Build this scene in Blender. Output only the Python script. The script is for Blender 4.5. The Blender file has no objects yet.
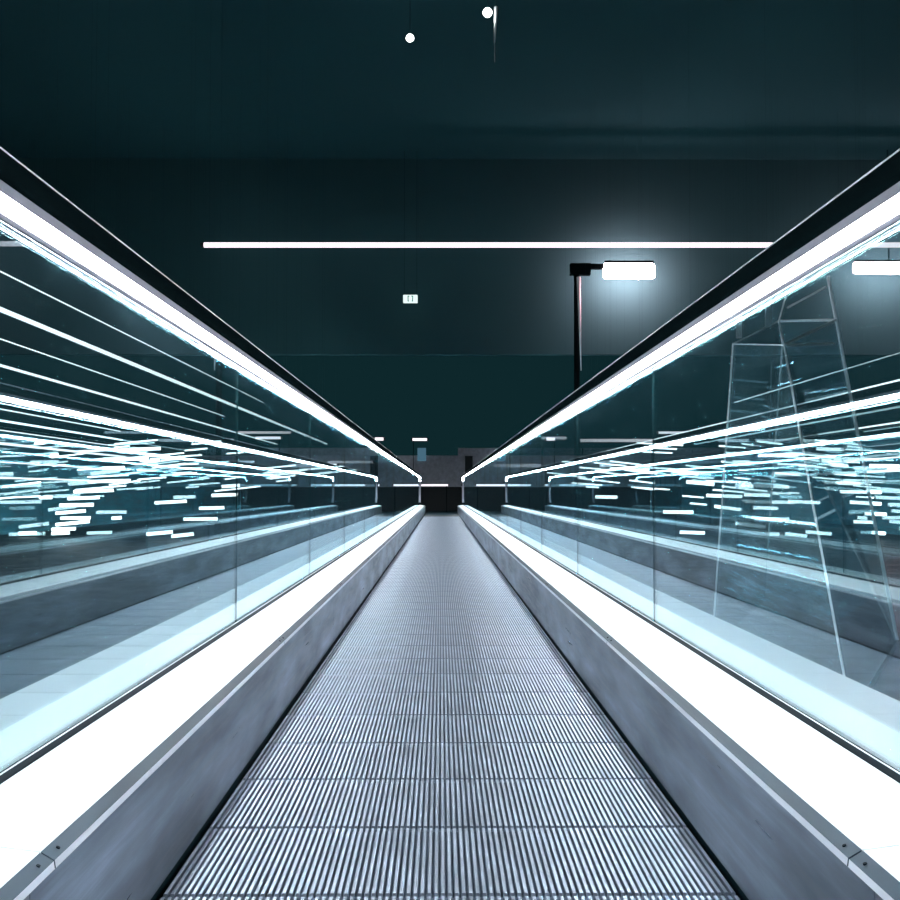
import bpy, bmesh, math, random
from mathutils import Vector, Matrix, Euler
random.seed(7)
C = bpy.context.scene.collection
sc = bpy.context.scene

# ------------------------------------------------------------------ camera
FPX = 1143.0
CAM = Vector((-0.015, 0.0, 0.70))
pitch = math.atan(41 / FPX)
yaw = math.atan(9 / FPX)
cam_d = bpy.data.cameras.new('camera')
cam_d.sensor_fit = 'HORIZONTAL'; cam_d.sensor_width = 36
cam_d.lens = FPX / 900 * 36
cam_d.clip_start = 0.02; cam_d.clip_end = 300
cam = bpy.data.objects.new('camera', cam_d); C.objects.link(cam)
cam.location = CAM
cam.rotation_euler = Euler((math.pi / 2 + pitch, 0, -yaw), 'XYZ')
sc.camera = cam
RM = cam.rotation_euler.to_matrix()

def at(px, py, Y):
    """world point on the photo's ray (px, py) at distance Y down the hall"""
    d = RM @ Vector(((px - 450) / FPX, -(py - 450) / FPX, -1))
    return CAM + d * (Y / d.y)

# ------------------------------------------------------------------ materials
def lin(h):
    def f(c):
        c /= 255
        return c / 12.92 if c <= .04045 else ((c + .055) / 1.055) ** 2.4
    return tuple(f(c) for c in h)

def mat(name, col, rough=.5, metal=0., noise=None, bump=0., spec=.5):
    m = bpy.data.materials.new(name); m.use_nodes = True
    nt = m.node_tree; b = nt.nodes['Principled BSDF']
    b.inputs['Base Color'].default_value = (*col, 1)
    b.inputs['Roughness'].default_value = rough
    b.inputs['Metallic'].default_value = metal
    b.inputs['Specular IOR Level'].default_value = spec
    if noise:
        scale, amt = noise
        tc = nt.nodes.new('ShaderNodeTexCoord'); mp = nt.nodes.new('ShaderNodeMapping')
        mp.inputs['Scale'].default_value = scale
        nz = nt.nodes.new('ShaderNodeTexNoise'); nz.inputs['Scale'].default_value = 1; nz.inputs['Detail'].default_value = 6
        nz.inputs['Roughness'].default_value = .65
        nt.links.new(tc.outputs['Object'], mp.inputs['Vector']); nt.links.new(mp.outputs[0], nz.inputs['Vector'])
        rp = nt.nodes.new('ShaderNodeMapRange')
        rp.inputs['From Min'].default_value = .3; rp.inputs['From Max'].default_value = .7
        rp.inputs['To Min'].default_value = 1 - amt; rp.inputs['To Max'].default_value = 1 + amt
        nt.links.new(nz.outputs['Fac'], rp.inputs['Value'])
        mx = nt.nodes.new('ShaderNodeVectorMath'); mx.operation = 'SCALE'
        mx.inputs[0].default_value = col
        nt.links.new(rp.outputs[0], mx.inputs['Scale'])
        nt.links.new(mx.outputs[0], b.inputs['Base Color'])
        r2 = nt.nodes.new('ShaderNodeMath'); r2.operation = 'MULTIPLY'; r2.inputs[1].default_value = rough
        nt.links.new(rp.outputs[0], r2.inputs[0]); nt.links.new(r2.outputs[0], b.inputs['Roughness'])
        if bump:
            bp = nt.nodes.new('ShaderNodeBump'); bp.inputs['Strength'].default_value = bump; bp.inputs['Distance'].default_value = .002
            nt.links.new(nz.outputs['Fac'], bp.inputs['Height']); nt.links.new(bp.outputs[0], b.inputs['Normal'])
    return m

def emit(name, col, s):
    m = bpy.data.materials.new(name); m.use_nodes = True
    nt = m.node_tree; nt.nodes.clear()
    e = nt.nodes.new('ShaderNodeEmission'); o = nt.nodes.new('ShaderNodeOutputMaterial')
    e.inputs[0].default_value = (*col, 1); e.inputs[1].default_value = s
    nt.links.new(e.outputs[0], o.inputs[0])
    return m

def glass(name, tint, refl, f0=.045, dirt=None):
    """flat pane: clear transmission plus a mirror reflection that grows towards grazing angles"""
    m = bpy.data.materials.new(name); m.use_nodes = True
    nt = m.node_tree; nt.nodes.clear(); N = nt.nodes.new; L = nt.links.new
    o = N('ShaderNodeOutputMaterial'); mix = N('ShaderNodeMixShader')
    t = N('ShaderNodeBsdfTransparent'); t.inputs[0].default_value = (*tint, 1)
    g = N('ShaderNodeBsdfGlossy'); g.inputs[0].default_value = (*refl, 1); g.inputs['Roughness'].default_value = 0.0
    lw = N('ShaderNodeLayerWeight'); lw.inputs[0].default_value = .5
    p = N('ShaderNodeMath'); p.operation = 'POWER'; p.inputs[1].default_value = 5
    ml = N('ShaderNodeMath'); ml.operation = 'MULTIPLY_ADD'; ml.inputs[1].default_value = 1 - f0; ml.inputs[2].default_value = f0
    L(lw.outputs['Facing'], p.inputs[0]); L(p.outputs[0], ml.inputs[0]); L(ml.outputs[0], mix.inputs[0])
    L(t.outputs[0], mix.inputs[1]); L(g.outputs[0], mix.inputs[2])
    out = mix
    if dirt:                                                       # a light film of dust that catches the light
        d = N('ShaderNodeBsdfDiffuse'); d.inputs[0].default_value = (*dirt[0], 1)
        m2 = N('ShaderNodeMixShader')
        tc = N('ShaderNodeTexCoord'); mp = N('ShaderNodeMapping'); mp.inputs['Scale'].default_value = (1, 3, 14)
        nz = N('ShaderNodeTexNoise'); nz.inputs['Scale'].default_value = 1; nz.inputs['Detail'].default_value = 5
        rp = N('ShaderNodeMapRange'); rp.inputs['From Min'].default_value = .4; rp.inputs['From Max'].default_value = .75
        rp.inputs['To Min'].default_value = dirt[1] * .4; rp.inputs['To Max'].default_value = dirt[1]
        L(tc.outputs['Object'], mp.inputs[0]); L(mp.outputs[0], nz.inputs['Vector']); L(nz.outputs['Fac'], rp.inputs[0])
        L(rp.outputs[0], m2.inputs[0]); L(mix.outputs[0], m2.inputs[1]); L(d.outputs[0], m2.inputs[2]); out = m2
    L(out.outputs[0], o.inputs[0])
    return m

def steel(name):
    """brushed sheet: fine scratches along the run over broad smudges"""
    m = mat(name, (.215, .25, .29), .42, .85, ((80, 2.0, 55), .38), .2, .3)
    nt = m.node_tree; b = nt.nodes['Principled BSDF']; N = nt.nodes.new; L = nt.links.new
    src = b.inputs['Base Color'].links[0].from_socket
    tc = N('ShaderNodeTexCoord'); mp = N('ShaderNodeMapping'); mp.inputs['Scale'].default_value = (3, 1.6, 9)
    mp.inputs['Rotation'].default_value = (.35, 0, 0)
    nz = N('ShaderNodeTexNoise'); nz.inputs['Scale'].default_value = 1; nz.inputs['Detail'].default_value = 4
    rp = N('ShaderNodeMapRange'); rp.inputs['From Min'].default_value = .35; rp.inputs['From Max'].default_value = .72
    rp.inputs['To Min'].default_value = .7; rp.inputs['To Max'].default_value = 1.7
    L(tc.outputs['Object'], mp.inputs[0]); L(mp.outputs[0], nz.inputs['Vector']); L(nz.outputs['Fac'], rp.inputs[0])
    mx = N('ShaderNodeVectorMath'); mx.operation = 'SCALE'; L(src, mx.inputs[0]); L(rp.outputs[0], mx.inputs['Scale'])
    L(mx.outputs[0], b.inputs['Base Color'])
    return m

M = dict(
    floor=mat('dark_stone', (.0045, .020, .026), .5, 0, ((3, 3, 3), .25), spec=.06),
    ceiling=mat('ceiling_paint', (.026, .092, .108), .9, spec=0),
    over=mat('overhead_paint', (.042, .118, .132), .9, spec=0),
    grey=mat('far_wall_plaster', (.62, .62, .68), .9, 0, ((6, 6, 6), .25)),
    dado=mat('dark_cladding', (.012, .022, .025), .6),
    rubber=mat('black_rubber', (.004, .009, .010), .8, 0, spec=0),
    alu=mat('satin_aluminium', (.30, .29, .33), .6, 0, spec=.2),
    glint=mat('painted_glint', (.82, .84, .9), .5),
    cable=mat('thin_cable', (.012, .05, .06), .9, spec=.1),
    deck=mat('deck_white_metal', (.82, .86, .88), .45, 0, ((9, 1.2, 9), .04)),
    skirt=steel('brushed_steel_skirt'),
    band=mat('trim_band_steel', (.075, .115, .15), .35, .8, ((20, 3, 20), .15)),
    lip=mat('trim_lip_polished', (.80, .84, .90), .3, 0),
    pallet=mat('ribbed_aluminium', (.40, .46, .54), .5, .9, ((10, 5, 10), .3)),
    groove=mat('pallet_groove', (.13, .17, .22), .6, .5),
    gasket=mat('gasket_black', (.004, .012, .018), .6, spec=.1),
    dark=mat('dark_painted_steel', (.015, .025, .028), .45, .3),
    steel=mat('bright_steel', (.75, .8, .85), .3, 1),
    post=mat('pylon_edge_steel', (.85, .92, .96), .4),
    outer=mat('outer_cladding_steel', (.10, .13, .15), .4, .9, ((3, 1, 8), .2)),
    glass=glass('balustrade_glass', (.91, .97, .975), (.76, .95, 1.0), .10, ((.5, .85, 1.0), .010)),
    edge=mat('glass_edge', (.01, .05, .055), .2),
    pglass=glass('pylon_glass', (.92, .97, .98), (.22, .30, .34), .03, ((.5, .8, .9), .07)),
    led=emit('led_lens', (.90, .94, 1.0), 85),
    tube=emit('tube_pinkish', (1.0, .90, .97), 1.4),
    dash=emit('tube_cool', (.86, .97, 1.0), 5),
    line=emit('line_cool', (.84, .95, 1.0), 2.4),
    lamp=emit('lamp_white', (1.0, .50, .54), 80),
    dot=emit('downlight_white', (1, 1, 1), 20),
    sign=emit('sign_face_lit', (.80, 1.0, .97), 1.1),
    pict=mat('sign_green', (.02, .32, .26), .5),
    screen=emit('screen_blue_grey', (.06, .14, .20), 1.0),
    shelf=mat('shop_back_panel', (.06, .32, .42), .7, 0, ((1.2, 1.2, 7), .5)),
)

# ------------------------------------------------------------------ mesh helpers
def add_box(bm, x0, x1, y0, y1, z0, z1):
    vs = [bm.verts.new((x, y, z)) for x in (x0, x1) for y in (y0, y1) for z in (z0, z1)]
    for f in ((0, 1, 3, 2), (4, 6, 7, 5), (0, 4, 5, 1), (2, 3, 7, 6), (0, 2, 6, 4), (1, 5, 7, 3)):
        bm.faces.new([vs[i] for i in f])

def add_bar(bm, a, b, r, n=8, r2=None):
    a = Vector(a); b = Vector(b); d = (b - a); L = d.length
    q = d.to_track_quat('Z', 'Y').to_matrix().to_4x4()
    bmesh.ops.create_cone(bm, cap_ends=True, segments=n, radius1=r, radius2=r if r2 is None else r2, depth=L,
                          matrix=Matrix.Translation((a + b) / 2) @ q)

def add_prism(bm, prof, y0, y1):
    """closed (x, z) outline extruded along the walkway"""
    a = [bm.verts.new((x, y0, z)) for x, z in prof]; b = [bm.verts.new((x, y1, z)) for x, z in prof]
    n = len(prof)
    for i in range(n): bm.faces.new((a[i], a[(i + 1) % n], b[(i + 1) % n], b[i]))
    bm.faces.new(a[::-1]); bm.faces.new(b)

def build(name, bm, m, parent=None, smooth=False, bevel=0):
    bmesh.ops.recalc_face_normals(bm, faces=bm.faces)
    me = bpy.data.meshes.new(name); bm.to_mesh(me); bm.free()
    for mm in (m if isinstance(m, list) else [m]): me.materials.append(mm)
    if smooth:
        for p in me.polygons: p.use_smooth = True
    o = bpy.data.objects.new(name, me); C.objects.link(o)
    if parent: o.parent = parent; o.matrix_parent_inverse = Matrix.Translation(-parent.location)
    if bevel:
        b = o.modifiers.new('bevel', 'BEVEL'); b.width = bevel; b.segments = 2; b.limit_method = 'ANGLE'
    return o

def box(name, m, parent, *a, bevel=0):
    bm = bmesh.new(); add_box(bm, *a); return build(name, bm, m, parent, bevel=bevel)

def thing(name, label, cat, loc=(0, 0, 0), group=None):
    o = bpy.data.objects.new(name, None); C.objects.link(o); o.location = loc
    o.empty_display_size = .1
    return tag(o, label, cat, group)

def tag(o, label, cat, group=None):
    o['label'] = label; o['category'] = cat
    if group: o['group'] = group
    return o

def struct(o): o['kind'] = 'structure'; return o

def copy_tree(o, parent=None):
    c = o.copy(); C.objects.link(c)
    if parent: c.parent = parent
    for ch in list(o.children): copy_tree(ch, c)
    return c

# ------------------------------------------------------------------ setting
Y0, Y1 = -2.5, 32.0          # the walkway's run
HALL = 40.0
CEIL = 6.2
bm = bmesh.new()
add_box(bm, -18, -.52, -8, HALL + 3, -.3, 0); add_box(bm, .52, 18, -8, HALL + 3, -.3, 0)
add_box(bm, -.52, .52, Y1 + .9, HALL + 3, -.3, 0); add_box(bm, -.52, .52, -8, Y0, -.3, 0)
struct(build('floor', bm, M['floor']))
struct(box('ceiling', M['ceiling'], None, -18, 18, -8, 18.95, CEIL, CEIL + .2))
bm = bmesh.new()                                                   # end wall, its top stepped
xs = at(458, 450, HALL).x
add_box(bm, -18, xs, HALL, HALL + .3, 0, at(440, 455.5, HALL).z)
add_box(bm, xs, 18, HALL, HALL + .3, 0, at(440, 448, HALL).z)
struct(build('wall_end', bm, M['grey']))
struct(box('baseboard_end', M['dado'], None, -18, 18, HALL - .04, HALL, 0, .84))
struct(box('wall_left', M['shelf'], None, -7.2, -7.0, 6, HALL - .05, 0, 1.65))
struct(box('wall_right', M['shelf'], None, 7.3, 7.5, 6, HALL - .05, 0, 1.65))
struct(box('wall_glow_catcher', M['over'], None, -18, 18, 18.75, 18.95, 2.95, CEIL))  # wall put in behind the flood lamp to catch a glow around it
p0 = at(465, 456, HALL); p1 = at(471.5, 487, HALL)
struct(box('door_1', M['dado'], None, p0.x, p1.x + .04, HALL - .05, HALL, 0, p0.z))

# ------------------------------------------------------------------ the ribbed belt
belt = thing('moving_walkway', 'long ribbed grey metal walkway belt running down the middle between two glass balustrades', 'moving walkway', (0, Y0, 0))
NR, HW = 83, .501
prof = []
pw = 2 * HW / NR
for i in range(NR):
    x = -HW + i * pw
    prof += [(x + pw * .22, -.008), (x + pw * .30, -.0012), (x + pw * .36, 0), (x + pw * .78, 0), (x + pw * .84, -.0012), (x + pw * .92, -.008)]
bm = bmesh.new()
ln = .384
ra = [bm.verts.new((x, 0, z)) for x, z in prof]; rb = [bm.verts.new((x, ln, z)) for x, z in prof]
for i in range(len(prof) - 1):
    f = bm.faces.new((ra[i], ra[i + 1], rb[i + 1], rb[i]))
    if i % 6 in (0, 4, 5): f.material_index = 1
lo = [bm.verts.new((x, y, -.05)) for x, y in ((-HW, 0), (HW, 0), (HW, ln), (-HW, ln))]
bm.faces.new(ra + [lo[1], lo[0]]); bm.faces.new(rb + [lo[2], lo[3]])
bm.faces.new((ra[0], rb[0], lo[3], lo[0])); bm.faces.new((ra[-1], rb[-1], lo[2], lo[1])); bm.faces.new(lo)
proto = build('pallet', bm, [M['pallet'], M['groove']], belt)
y = .0175 - .4 * 6
first = True
n = 0
while y + .4 < Y1:
    o = proto if first else proto.copy()
    if not first: C.objects.link(o); o.parent = belt
    o.matrix_parent_inverse = Matrix.Translation(-belt.location)
    o.location = (0, y, 0); first = False; y += .4; n += 1
box('belt_bed', M['gasket'], belt, -.508, .508, Y0, Y1, -.30, -.055)
cp = box('comb_plate', M['dark'], belt, -.508, .508, y + .005, Y1 + .9, -.055, .002)

# ------------------------------------------------------------------ balustrades
GX, GZ0, GZ1, ZR = .70, .262, 1.120, 1.138
SPLITS = [-2.5, -.45, 1.70, 3.84, 5.99] + [5.99 + 2.15 * k for k in range(1, 14)] + [36.5]
DECKS = [-2.5, -.51] + [1.49 + 2.15 * k for k in range(16)] + [36.6]

def rail_path():
    """(y, z, ty, tz) along the handrail reference line: straight, then the half round of the far newel"""
    P = []
    for i in range(36): P.append((Y0 + (36.5 - Y0) * i / 35, ZR))
    R = .40
    for i in range(1, 17):
        a = math.pi / 2 - math.pi * i / 16
        P.append((36.5 + R * math.cos(a), ZR - R + R * math.sin(a)))
    return P

def sweep(name, prof, path, m, parent, s, smooth=False, mats=None):
    bm = bmesh.new(); rings = []
    for i, (y, z) in enumerate(path):
        a = path[max(0, i - 1)]; b = path[min(len(path) - 1, i + 1)]
        ty, tz = b[0] - a[0], b[1] - a[1]; l = math.hypot(ty, tz); ty /= l; tz /= l
        ny, nz = -tz, ty
        rings.append([bm.verts.new((s * (GX - u), y + ny * v, z + nz * v)) for u, v in prof])
    k = len(prof)
    for i in range(len(rings) - 1):
        for j in range(k):
            f = bm.faces.new((rings[i][j], rings[i][(j + 1) % k], rings[i + 1][(j + 1) % k], rings[i + 1][j]))
            if mats: f.material_index = mats[j]
    bm.faces.new(rings[0]); bm.faces.new(rings[-1][::-1])
    return build(name, bm, m, parent, smooth)

def rounded(cu, cv, hw, hh, r, n=5):
    pts = []
    for sx, sy, a0 in ((1, 1, 0), (-1, 1, 90), (-1, -1, 180), (1, -1, 270)):
        for i in range(n + 1):
            a = math.radians(a0 + 90 * i / n)
            pts.append((cu + sx * (hw - r) + r * math.cos(a), cv + sy * (hh - r) + r * math.sin(a)))
    return pts

def balustrade(s, side):
    word = 'left' if s < 0 else 'right'
    t = thing('glass_balustrade', {
        -1: 'glass balustrade with black handrail and light strip along the left edge of the walkway',
        1: 'glass balustrade with black handrail and light strip in front of the glass pylon'}[s],
        'balustrade', (s * GX, Y0, 0))
    X = lambda pr: [(s * x, z) for x, z in pr]
    path = rail_path()
    sweep('handrail', rounded(0, .0425, .045, .0215, .010), path, M['rubber'], t, s, True)
    sweep('glint_stripe', rounded(.0405, .0630, .0022, .0022, .0021, 3), path[:-6], M['glint'], t, s, True)  # pale stripe stands in for the highlight along the handrail's top edge
    # aluminium carrier between glass and handrail, its slanted face turned to the walkway
    carrier = [(.035, .0210), (.029, .0075), (.0268, .0072), (.0185, -.0052), (.0172, -.0060), (.0125, -.0128), (.0055, -.0175), (-.02, -.0195), (-.033, .0210)]
    sweep('handrail_carrier', carrier, path[:-1], M['alu'], t, s)
    sp = path[:36] + path[36:40]
    sweep('light_strip', [(.0288, .0070), (.0276, .0070), (.0191, -.0052), (.0203, -.0052)], sp, M['led'], t, s)
    sweep('light_strip', [(.0188, -.0064), (.0178, -.0064), (.0133, -.0126), (.0143, -.0128)], sp, M['led'], t, s)
    sweep('light_strip', [(-.016, -.0196), (-.030, -.0100), (-.0306, -.0108), (-.0166, -.0204)], path[:36], M['led'], t, s)  # outward strip added to brighten the outer deck
    for i in range(len(SPLITS) - 1):
        a, b = SPLITS[i] + .0015, SPLITS[i + 1] - .0015
        bm = bmesh.new()
        add_box(bm, s * GX - .0025, s * GX + .0025, a, b, GZ0, GZ1)
        bm.faces.ensure_lookup_table(); bm.normal_update()
        for f in bm.faces:
            if abs(f.normal.x) < .5: f.material_index = 1
        build('glass_panel', bm, [M['glass'], M['edge']], t)
    for i in range(len(DECKS) - 1):
        c, d = DECKS[i] + .002, DECKS[i + 1] - .002
        bm = bmesh.new(); add_prism(bm, X([(.530, .2365), (GX - .018, GZ0 - .006), (GX - .018, GZ0 - .016), (.530, .2265)]), c, d); build('inner_deck', bm, M['deck'], t)
        bm = bmesh.new(); add_prism(bm, X([(GX + .008, GZ0 - .006), (1.0, .235), (1.0, .225), (GX + .008, GZ0 - .016)]), c, d); build('outer_deck', bm, M['deck'], t)
        bm = bmesh.new()
        pr = X([(.510, .2155), (.5115, .2255), (.5295, .2362), (.5295, .226), (.518, .2155)])
        add_prism(bm, pr, c, d); bm.faces.ensure_lookup_table(); bm.normal_update()
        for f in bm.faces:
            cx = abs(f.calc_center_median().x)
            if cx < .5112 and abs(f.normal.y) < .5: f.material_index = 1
        tr = build('deck_trim', bm, [M['band'], M['lip']], t)
        for q in (c + .035, d - .035):
            bm = bmesh.new(); add_bar(bm, (s * .5195, q, .2300), (s * .5187, q, .2318), .0028, 10); build('screw', bm, M['gasket'], tr)
    sk = [-2.5, 1.40, 5.30, 9.2, 13.1, 17.0, 20.9, 24.8, 28.7, 32.6, 36.6]
    for a, b in zip(sk, sk[1:]):
        box('skirt_panel', M['skirt'], t, *sorted((s * .5105, s * .518)), a + .001, b - .001, .003, .2150)
    bm = bmesh.new(); add_prism(bm, X([(GX - .016, GZ0 - .02), (GX - .016, GZ0 - .004), (GX - .0115, GZ0 + .005), (GX - .0055, GZ0 + .005), (GX - .0055, GZ0 - .02)]), Y0, 36.4); build('glass_gasket', bm, M['gasket'], t)
    bm = bmesh.new(); add_prism(bm, X([(GX - .0146, GZ0 - .0036), (GX - .0115, GZ0 + .0055), (GX - .0100, GZ0 + .0055), (GX - .0131, GZ0 - .0036)]), Y0, 36.4); build('gasket_bead', bm, M['lip'], t)
    bm = bmesh.new(); add_prism(bm, X([(.982, .224), (.9995, .224), (.9995, 0.0), (.982, 0.0)]), Y0, 36.6); build('outer_cladding', bm, M['outer'], t)
    # newel front at the far end
    bm = bmesh.new(); add_prism(bm, X([(.512, 0), (.512, .225), (1.0, .225), (1.0, 0)]), 36.6, 36.66); build('newel_base', bm, M['dark'], t)
    return t
balustrade(-1, 'left'); balustrade(1, 'right')

# ------------------------------------------------------------------ ceiling and hall lights
def tube_lamp(name, label, cat, a, b, r, m, group=None, up=None, capm=None):
    """straight tube lamp from a to b with end caps and suspension rods up to z = up"""
    a = Vector(a); b = Vector(b); mid = (a + b) / 2; d = (b - a).normalized()
    t = thing(name, label, cat, mid, group)
    bm = bmesh.new(); add_bar(bm, a, b, r, 12); build('tube', bm, m, t, True)
    for e, g in ((a, -1), (b, 1)):
        bm = bmesh.new(); add_bar(bm, e, e + d * g * r * 1.2, r * 1.02, 12); build('end_cap', bm, M['dark'], t)
    if up is not None:
        L = (b - a).length; k = max(2, int(L / 3.0) + 1) if L > .9 else 1; lo = .06
        for i in range(k):
            f = lo if k == 1 else .03 + .94 * i / (k - 1)
            p = a.lerp(b, f)
            bm = bmesh.new(); add_bar(bm, (p.x, p.y, p.z - r * .9 if up == 0 else p.z + r * .9), (p.x, p.y, 0 if up == 0 else up - .004), .012 if up == 0 else .0006, 6); build('post' if up == 0 else 'suspension_cable', bm, M['rubber'] if up == 0 else M['cable'], t)
    return t

def span(px0, px1, py, Y): return at(px0, py, Y), at(px1, py, Y)

a, b = span(204, 1010, 245, 18.0)
tube_lamp('hanging_tube_light', 'very long pinkish white tube light hanging straight across the hall overhead', 'tube light', a, b, .042, M['tube'], None, CEIL)
def short_tube(px0, px1, py, Y, label, r=.03, up=0, group=None):
    a, b = span(px0, px1, py, Y)
    return tube_lamp('hanging_tube_light' if up else 'tube_light', label, 'tube light', a, b, r, M['tube'], group, up)
short_tube(412.5, 427, 439.5, HALL - .5, 'short white tube light above the small blue-grey screen at the far end', .045)
short_tube(375, 383.5, 439, 34, 'tiny white tube light just over the left handrail near the far end', .045)
short_tube(238, 291, 432.5, 24, 'thin horizontal tube light seen behind the left glass just past a panel joint', .025)
short_tube(328, 373, 462, 27, 'low horizontal tube light seen behind the left glass near the far newel', .03)
short_tube(580, 654, 440.5, 23, 'horizontal tube light seen behind the right glass ending at a panel joint', .03)
short_tube(541, 566, 438, 26, 'short tube light tucked under the right handrail beyond the nearest joint', .03)
short_tube(493, 541, 465.5, 30, 'low tube light behind the right glass close to the far newel', .045)
short_tube(404, 448, 485.2, 38.6, 'low white tube light along the dark end wall behind the left newel', .032)
short_tube(462, 519, 485.2, 38.6, 'low white tube light along the dark end wall behind the right newel', .032)

def box_lamp(px0, px1, py0, py1, Y, label, arm=None):
    p = at(px0, py0, Y); q = at(px1, py1, Y)
    t = thing('flood_lamp', label, 'lamp', ((p.x + q.x) / 2, Y, q.z))
    bm = bmesh.new(); add_box(bm, p.x, q.x, Y - .06, Y + .06, q.z, p.z)
    o = build('lamp_lens', bm, M['lamp'], t, bevel=.05)
    hb = box('lamp_housing', M['rubber'], t, p.x + .03, q.x - .03, Y - .05, Y + .05, p.z - .01, p.z + .03)
    return t, p, q
t, p, q = box_lamp(603, 655, 263, 279, 18.2, 'glaring white flood lamp on the arm of a dark post above the right handrail')
px = at(576.5, 300, 18.2).x; zt = at(576, 268, 18.2).z
bm = bmesh.new(); add_bar(bm, (px, 18.2, 0), (px, 18.2, zt), .055, 12, .04); build('post', bm, M['rubber'], t, True)
box('bracket', M['rubber'], t, px - .1, px + .22, 18.12, 18.28, at(576, 275, 18.2).z, at(576, 264, 18.2).z)
box('arm', M['rubber'], t, px + .1, p.x + .15, 18.17, 18.25, at(576, 269, 18.2).z, at(576, 264, 18.2).z)
bm = bmesh.new(); add_bar(bm, (px + .06, 18.13, at(576, 371, 18.2).z), (px + .025, 18.11, at(576, 278, 18.2).z), .006, 8, .034); build('lit_edge_strip', bm, M['post'], t, True)  # pale strip stands in for the lamp-lit edge of the post
t, p, q = box_lamp(853, 925, 262, 274, 18.2, 'white flood lamp seen through the right glass above the pylon')
bm = bmesh.new(); pm = (p.x + q.x) / 2; add_bar(bm, (pm, 18.2, p.z), (pm, 18.2, CEIL - .004), .012, 8); build('hanger', bm, M['cable'], t)

for (px_, py_, Y_, lab, rr) in ((410, 38, 12.1, 'small round white downlight left of centre high on the dark ceiling', 3.8),
                            (487.5, 12.5, 11.45, 'small round white downlight beside a bright hanging rod on the ceiling', 4.6)):
    c = at(px_, py_, Y_); r = rr / FPX * Y_
    t = thing('ceiling_downlight', lab, 'downlight', (c.x, c.y, c.z))
    bm = bmesh.new(); bmesh.ops.create_uvsphere(bm, u_segments=20, v_segments=12, radius=r, matrix=Matrix.Translation(c)); build('bulb', bm, M['dot'], t, True)
    bm = bmesh.new(); add_bar(bm, c + Vector((0, 0, r * .8)), (c.x, c.y, CEIL), r * .10, 8); build('stem', bm, M['cable'], t)
c = at(496, 8, 11.5); d = at(494.5, 43, 11.5); e = at(494.7, 62, 11.5)
t = thing('hanging_rod', 'thin tapering bright steel rod hanging beside the upper downlight', 'rod', c)
bm = bmesh.new(); add_bar(bm, d, c, .006, 10, .02); bmesh.ops.create_uvsphere(bm, u_segments=10, v_segments=8, radius=.02, matrix=Matrix.Translation(c)); build('shaft', bm, M['post'], t, True)
bm = bmesh.new(); add_bar(bm, e, d, .003, 6); build('tail', bm, M['steel'], t)
bm = bmesh.new(); add_bar(bm, c, (c.x, c.y, CEIL - .004), .004, 8); build('hanger', bm, M['cable'], t)

# exit sign
p = at(403.2, 295, 18.3); q = at(417.6, 303, 18.3)
t = thing('exit_sign', 'small lit white sign with green mark hanging on two rods below the long tube', 'sign', ((p.x + q.x) / 2, 18.3, q.z))
fc = box('sign_face', M['sign'], t, p.x, q.x, 18.27, 18.33, q.z, p.z, bevel=.01)
w = (q.x - p.x); h = p.z - q.z; cx = (p.x + q.x) / 2; cz = (p.z + q.z) / 2
bm = bmesh.new()
for sg in (-1, 1):                                                 # two brackets around a small cross
    add_box(bm, *sorted((cx + sg * w * .13, cx + sg * w * .19)), 18.260, 18.269, cz - h * .30, cz + h * .34)
    add_box(bm, *sorted((cx + sg * w * .07, cx + sg * w * .19)), 18.260, 18.269, cz + h * .26, cz + h * .36)
    add_box(bm, *sorted((cx + sg * w * .09, cx + sg * w * .19)), 18.260, 18.269, cz - h * .34, cz - h * .24)
build('pictogram', bm, M['pict'], fc)
for px_ in (404.3, 416.8):
    x = at(px_, 295, 18.3).x
    bm = bmesh.new(); add_bar(bm, (x, 18.3, p.z), (x, 18.3, CEIL - .004), .0035, 6); build('suspension_rod', bm, M['cable'], t)

# screen on the far bulkhead
p = at(417.5, 448, HALL); q = at(426, 461, HALL)
t = tag(box('wall_screen', M['screen'], None, p.x, q.x, HALL - .06, HALL, q.z, p.z), 'small blue-grey lit screen under a short tube light at the far end', 'screen')

# long line luminaires running beside the left balustrade
def line_light(X_, slope, Ya, Yb, r, lab, group=None):
    z = .70 + slope * abs(X_ + .015)
    tube_lamp('hanging_line_light', lab, 'line light', (X_, Ya, z), (X_, Yb, z), r, M['line'], group, CEIL)
for args in (
    (-1.80, .412, 2.5, 17.9, .010, 'bright straight line light hung along the hall behind the left glass, thickest of the lines'),
    (-2.20, .498, 2.5, 14, .0035, 'thin uppermost line light hung along the hall behind the left glass'),
    (-2.10, .345, 2.5, 11, .0030, 'thin line light just below the thick line light behind the left glass'),
    (-2.60, .285, 2.5, 18, .008, 'bright lower line light behind the left glass, under the thin lines'),
    (2.60, .242, 3, 18, .005, 'thin uppermost line light hung along the hall behind the right glass'),
): line_light(*args)
for slope, r in ((.186, .006), (.160, .010), (.138, .005), (.108, .012), (.066, .006), (.030, .009)):  # line lights added on both sides to imitate thin streaks in the glass
    line_light(-4.2 - slope, slope, 5.5, 15.6, r, 'one of the stacked line lights standing in for thin streaks behind the left glass', 'stacked line lights behind the left glass')
for slope, r in ((.150, .008), (.126, .010), (.074, .007), (.045, .012)):
    line_light(4.4 + slope, slope, 5.5, 15.6, r, 'one of the stacked line lights standing in for thin streaks behind the right glass', 'stacked line lights behind the right glass')

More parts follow.
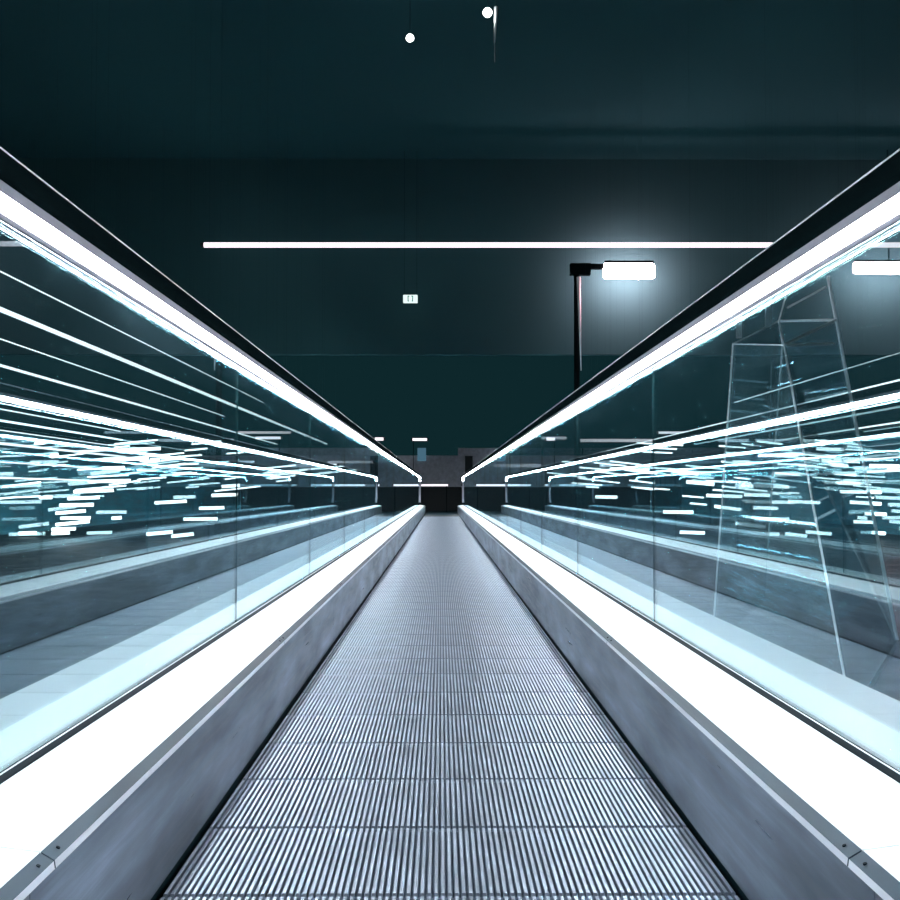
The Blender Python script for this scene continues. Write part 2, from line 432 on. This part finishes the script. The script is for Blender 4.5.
# short tube lamps on both sides, shaped to imitate streaked lights (photo px centre, length)
LEFT = [(126, 459, 46), (114, 468, 22), (110, 481, 42), (94, 491, 40), (84, 498, 32), (77, 505, 34), (71, 512, 30), (76, 518, 30), (73, 523, 34), (64, 529, 24),
        (61, 533, 18), (147, 449, 28), (46, 497.5, 13), (117, 518, 10), (171, 502, 32), (225, 495, 26), (212, 508, 25), (201, 519, 34), (183, 536, 22), (231, 486, 18),
        (150, 460, 20), (40, 443, 10), (55, 455, 8), (160, 533, 26), (28, 541, 18)]
RIGHT = [(818, 455, 34), (832, 465, 32), (845, 474, 22), (842, 483, 36), (860, 492, 42), (865, 503, 32), (875, 514, 22), (864, 522, 22), (878, 533, 14),
         (683, 472, 30), (700, 483, 28), (724, 496, 36), (728, 508, 28), (750, 525, 30), (761, 539, 36), (765, 486, 48), (767, 502, 44), (746, 462, 28), (786, 474, 30),
         (678, 512, 30), (884, 466, 30), (814, 441, 26), (692, 540, 25), (640, 470, 18), (606, 497, 22)]
rd = random.Random(11)
for _ in range(22): LEFT.append((rd.uniform(95, 238), 441 + rd.random() ** 1.5 * 48, rd.uniform(14, 52)))
for _ in range(12): LEFT.append((rd.uniform(268, 352), rd.uniform(466, 486), rd.uniform(10, 46)))
for _ in range(8): LEFT.append((rd.uniform(5, 95), rd.uniform(440, 500), rd.uniform(10, 40)))
for _ in range(18): RIGHT.append((rd.uniform(655, 790), 444 + rd.random() ** 1.5 * 60, rd.uniform(14, 50)))
for _ in range(14): RIGHT.append((rd.uniform(545, 652), rd.uniform(462, 492), rd.uniform(10, 46)))
for _ in range(8): RIGHT.append((rd.uniform(790, 895), rd.uniform(444, 500), rd.uniform(10, 40)))
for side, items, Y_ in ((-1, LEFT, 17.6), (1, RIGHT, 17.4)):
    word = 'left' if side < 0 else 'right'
    grp = 'short tube lamps standing in for light streaks behind the %s glass' % word
    lab = 'short white tube lamp standing in for a light streak behind the %s glass' % word
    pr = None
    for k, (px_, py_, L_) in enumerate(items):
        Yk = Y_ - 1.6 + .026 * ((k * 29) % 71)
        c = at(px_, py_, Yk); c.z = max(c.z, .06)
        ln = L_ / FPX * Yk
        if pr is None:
            t = thing('hanging_light_streak', lab, 'tube lamp', (0, 0, 0), grp)
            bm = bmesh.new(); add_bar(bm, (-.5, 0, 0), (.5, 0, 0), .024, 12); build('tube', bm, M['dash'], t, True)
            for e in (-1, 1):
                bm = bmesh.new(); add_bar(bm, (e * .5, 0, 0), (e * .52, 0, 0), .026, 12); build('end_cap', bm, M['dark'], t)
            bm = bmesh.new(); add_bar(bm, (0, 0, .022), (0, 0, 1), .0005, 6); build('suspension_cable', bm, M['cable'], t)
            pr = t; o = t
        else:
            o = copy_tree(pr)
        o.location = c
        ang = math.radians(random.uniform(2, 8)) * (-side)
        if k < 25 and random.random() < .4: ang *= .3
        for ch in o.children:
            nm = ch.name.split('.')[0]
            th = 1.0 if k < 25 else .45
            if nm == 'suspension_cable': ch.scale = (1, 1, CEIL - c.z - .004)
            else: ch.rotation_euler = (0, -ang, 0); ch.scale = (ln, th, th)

# ------------------------------------------------------------------ pylon behind the right glass
def pylon():
    def floor_at(px, py):
        d = at(px, py, 1.0) - CAM; return CAM + d * (-(CAM.z - .03) / d.z)
    lo = dict(A=floor_at(712, 645), C=floor_at(851, 713), D=floor_at(897, 640), B=floor_at(764, 600))
    hi = dict(A=at(733, 344, 5.15), C=at(784, 345, 4.75), D=at(836, 320, 5.30), B=at(779, 321, 5.75))
    cen = sum(lo.values(), Vector()) / 4
    t = thing('glass_pylon', 'tapered glass pylon with thin bright steel edges standing behind the right glass', 'pylon', (cen.x, cen.y, 0))
    def bar(name, a, b, r): 
        bm = bmesh.new(); add_bar(bm, a, b, r, 8); return build(name, bm, M['post'], t)
    hb = at(782.5, 345, 5.75)
    for k in 'AC': bar('corner_post', lo[k], hi[k], .0042)
    bar('corner_post', lo['B'], hb, .0045); bar('corner_post', hb, hi['B'], .0045)
    topD = at(828, 276, 5.25)
    bar('corner_post', lo['D'], hi['D'], .008); bar('corner_post', hi['D'], topD, .008)
    r2 = at(833, 343.5, 5.0)
    for a, b, r in ((hi['A'], hi['C'], .003), (hi['C'], r2, .006), (hi['B'], hi['D'], .007), (hi['A'], hi['B'], .0045), (hi['C'], hi['D'], .007), (hi['B'], hi['C'], .003), (at(787, 308, 5.3), at(826, 287, 5.25), .005)):
        bar('top_rail', a, b, r)
    bar('brace', hi['B'], at(787, 292, 5.4), .004)
    for x0, y0, y1, Yc in ((739, 318, 338, 5.3), (768, 303, 327, 5.4)):
        p = at(x0 - 2.5, y0, Yc); q = at(x0 + 2.5, y1, Yc)
        box('clamp', M['steel'], t, p.x, q.x, Yc - .01, Yc + .01, q.z, p.z)
    for a, b in ('AC', 'CD', 'DB', 'BA'):
        bm = bmesh.new()
        vs = [bm.verts.new(v) for v in (lo[a], lo[b], hi[b], hi[a])]
        f = bm.faces.new(vs); bm.normal_update(); n = f.normal.copy()
        r = bmesh.ops.extrude_face_region(bm, geom=[f])
        for v in r['geom']:
            if isinstance(v, bmesh.types.BMVert): v.co -= n * .006
        bmesh.ops.triangulate(bm, faces=bm.faces[:])
        build('glass_panel', bm, M['pglass'], t)
    bm = bmesh.new()
    A = [bm.verts.new((lo[k].x, lo[k].y, 0)) for k in 'ACDB']; B = [bm.verts.new((lo[k].x, lo[k].y, .03)) for k in 'ACDB']
    for i in range(4): bm.faces.new((A[i], A[(i + 1) % 4], B[(i + 1) % 4], B[i]))
    bm.faces.new(A); bm.faces.new(B)
    build('plinth', bm, M['dark'], t)
pylon()

# ------------------------------------------------------------------ world and view
w = bpy.data.worlds.new('night'); sc.world = w; w.use_nodes = True
bg = w.node_tree.nodes['Background']
bg.inputs[0].default_value = (*lin((14, 39, 43)), 1); bg.inputs[1].default_value = 1.0
sc.view_settings.view_transform = 'Standard'; sc.view_settings.look = 'None'
sc.view_settings.exposure = 0; sc.view_settings.gamma = 1; sc.view_settings.use_curve_mapping = False
cy = sc.cycles
cy.max_bounces = 14; cy.glossy_bounces = 12; cy.transparent_max_bounces = 48; cy.transmission_bounces = 8; cy.diffuse_bounces = 3
cy.sample_clamp_indirect = 0; cy.blur_glossy = 0
cy.use_denoising = True
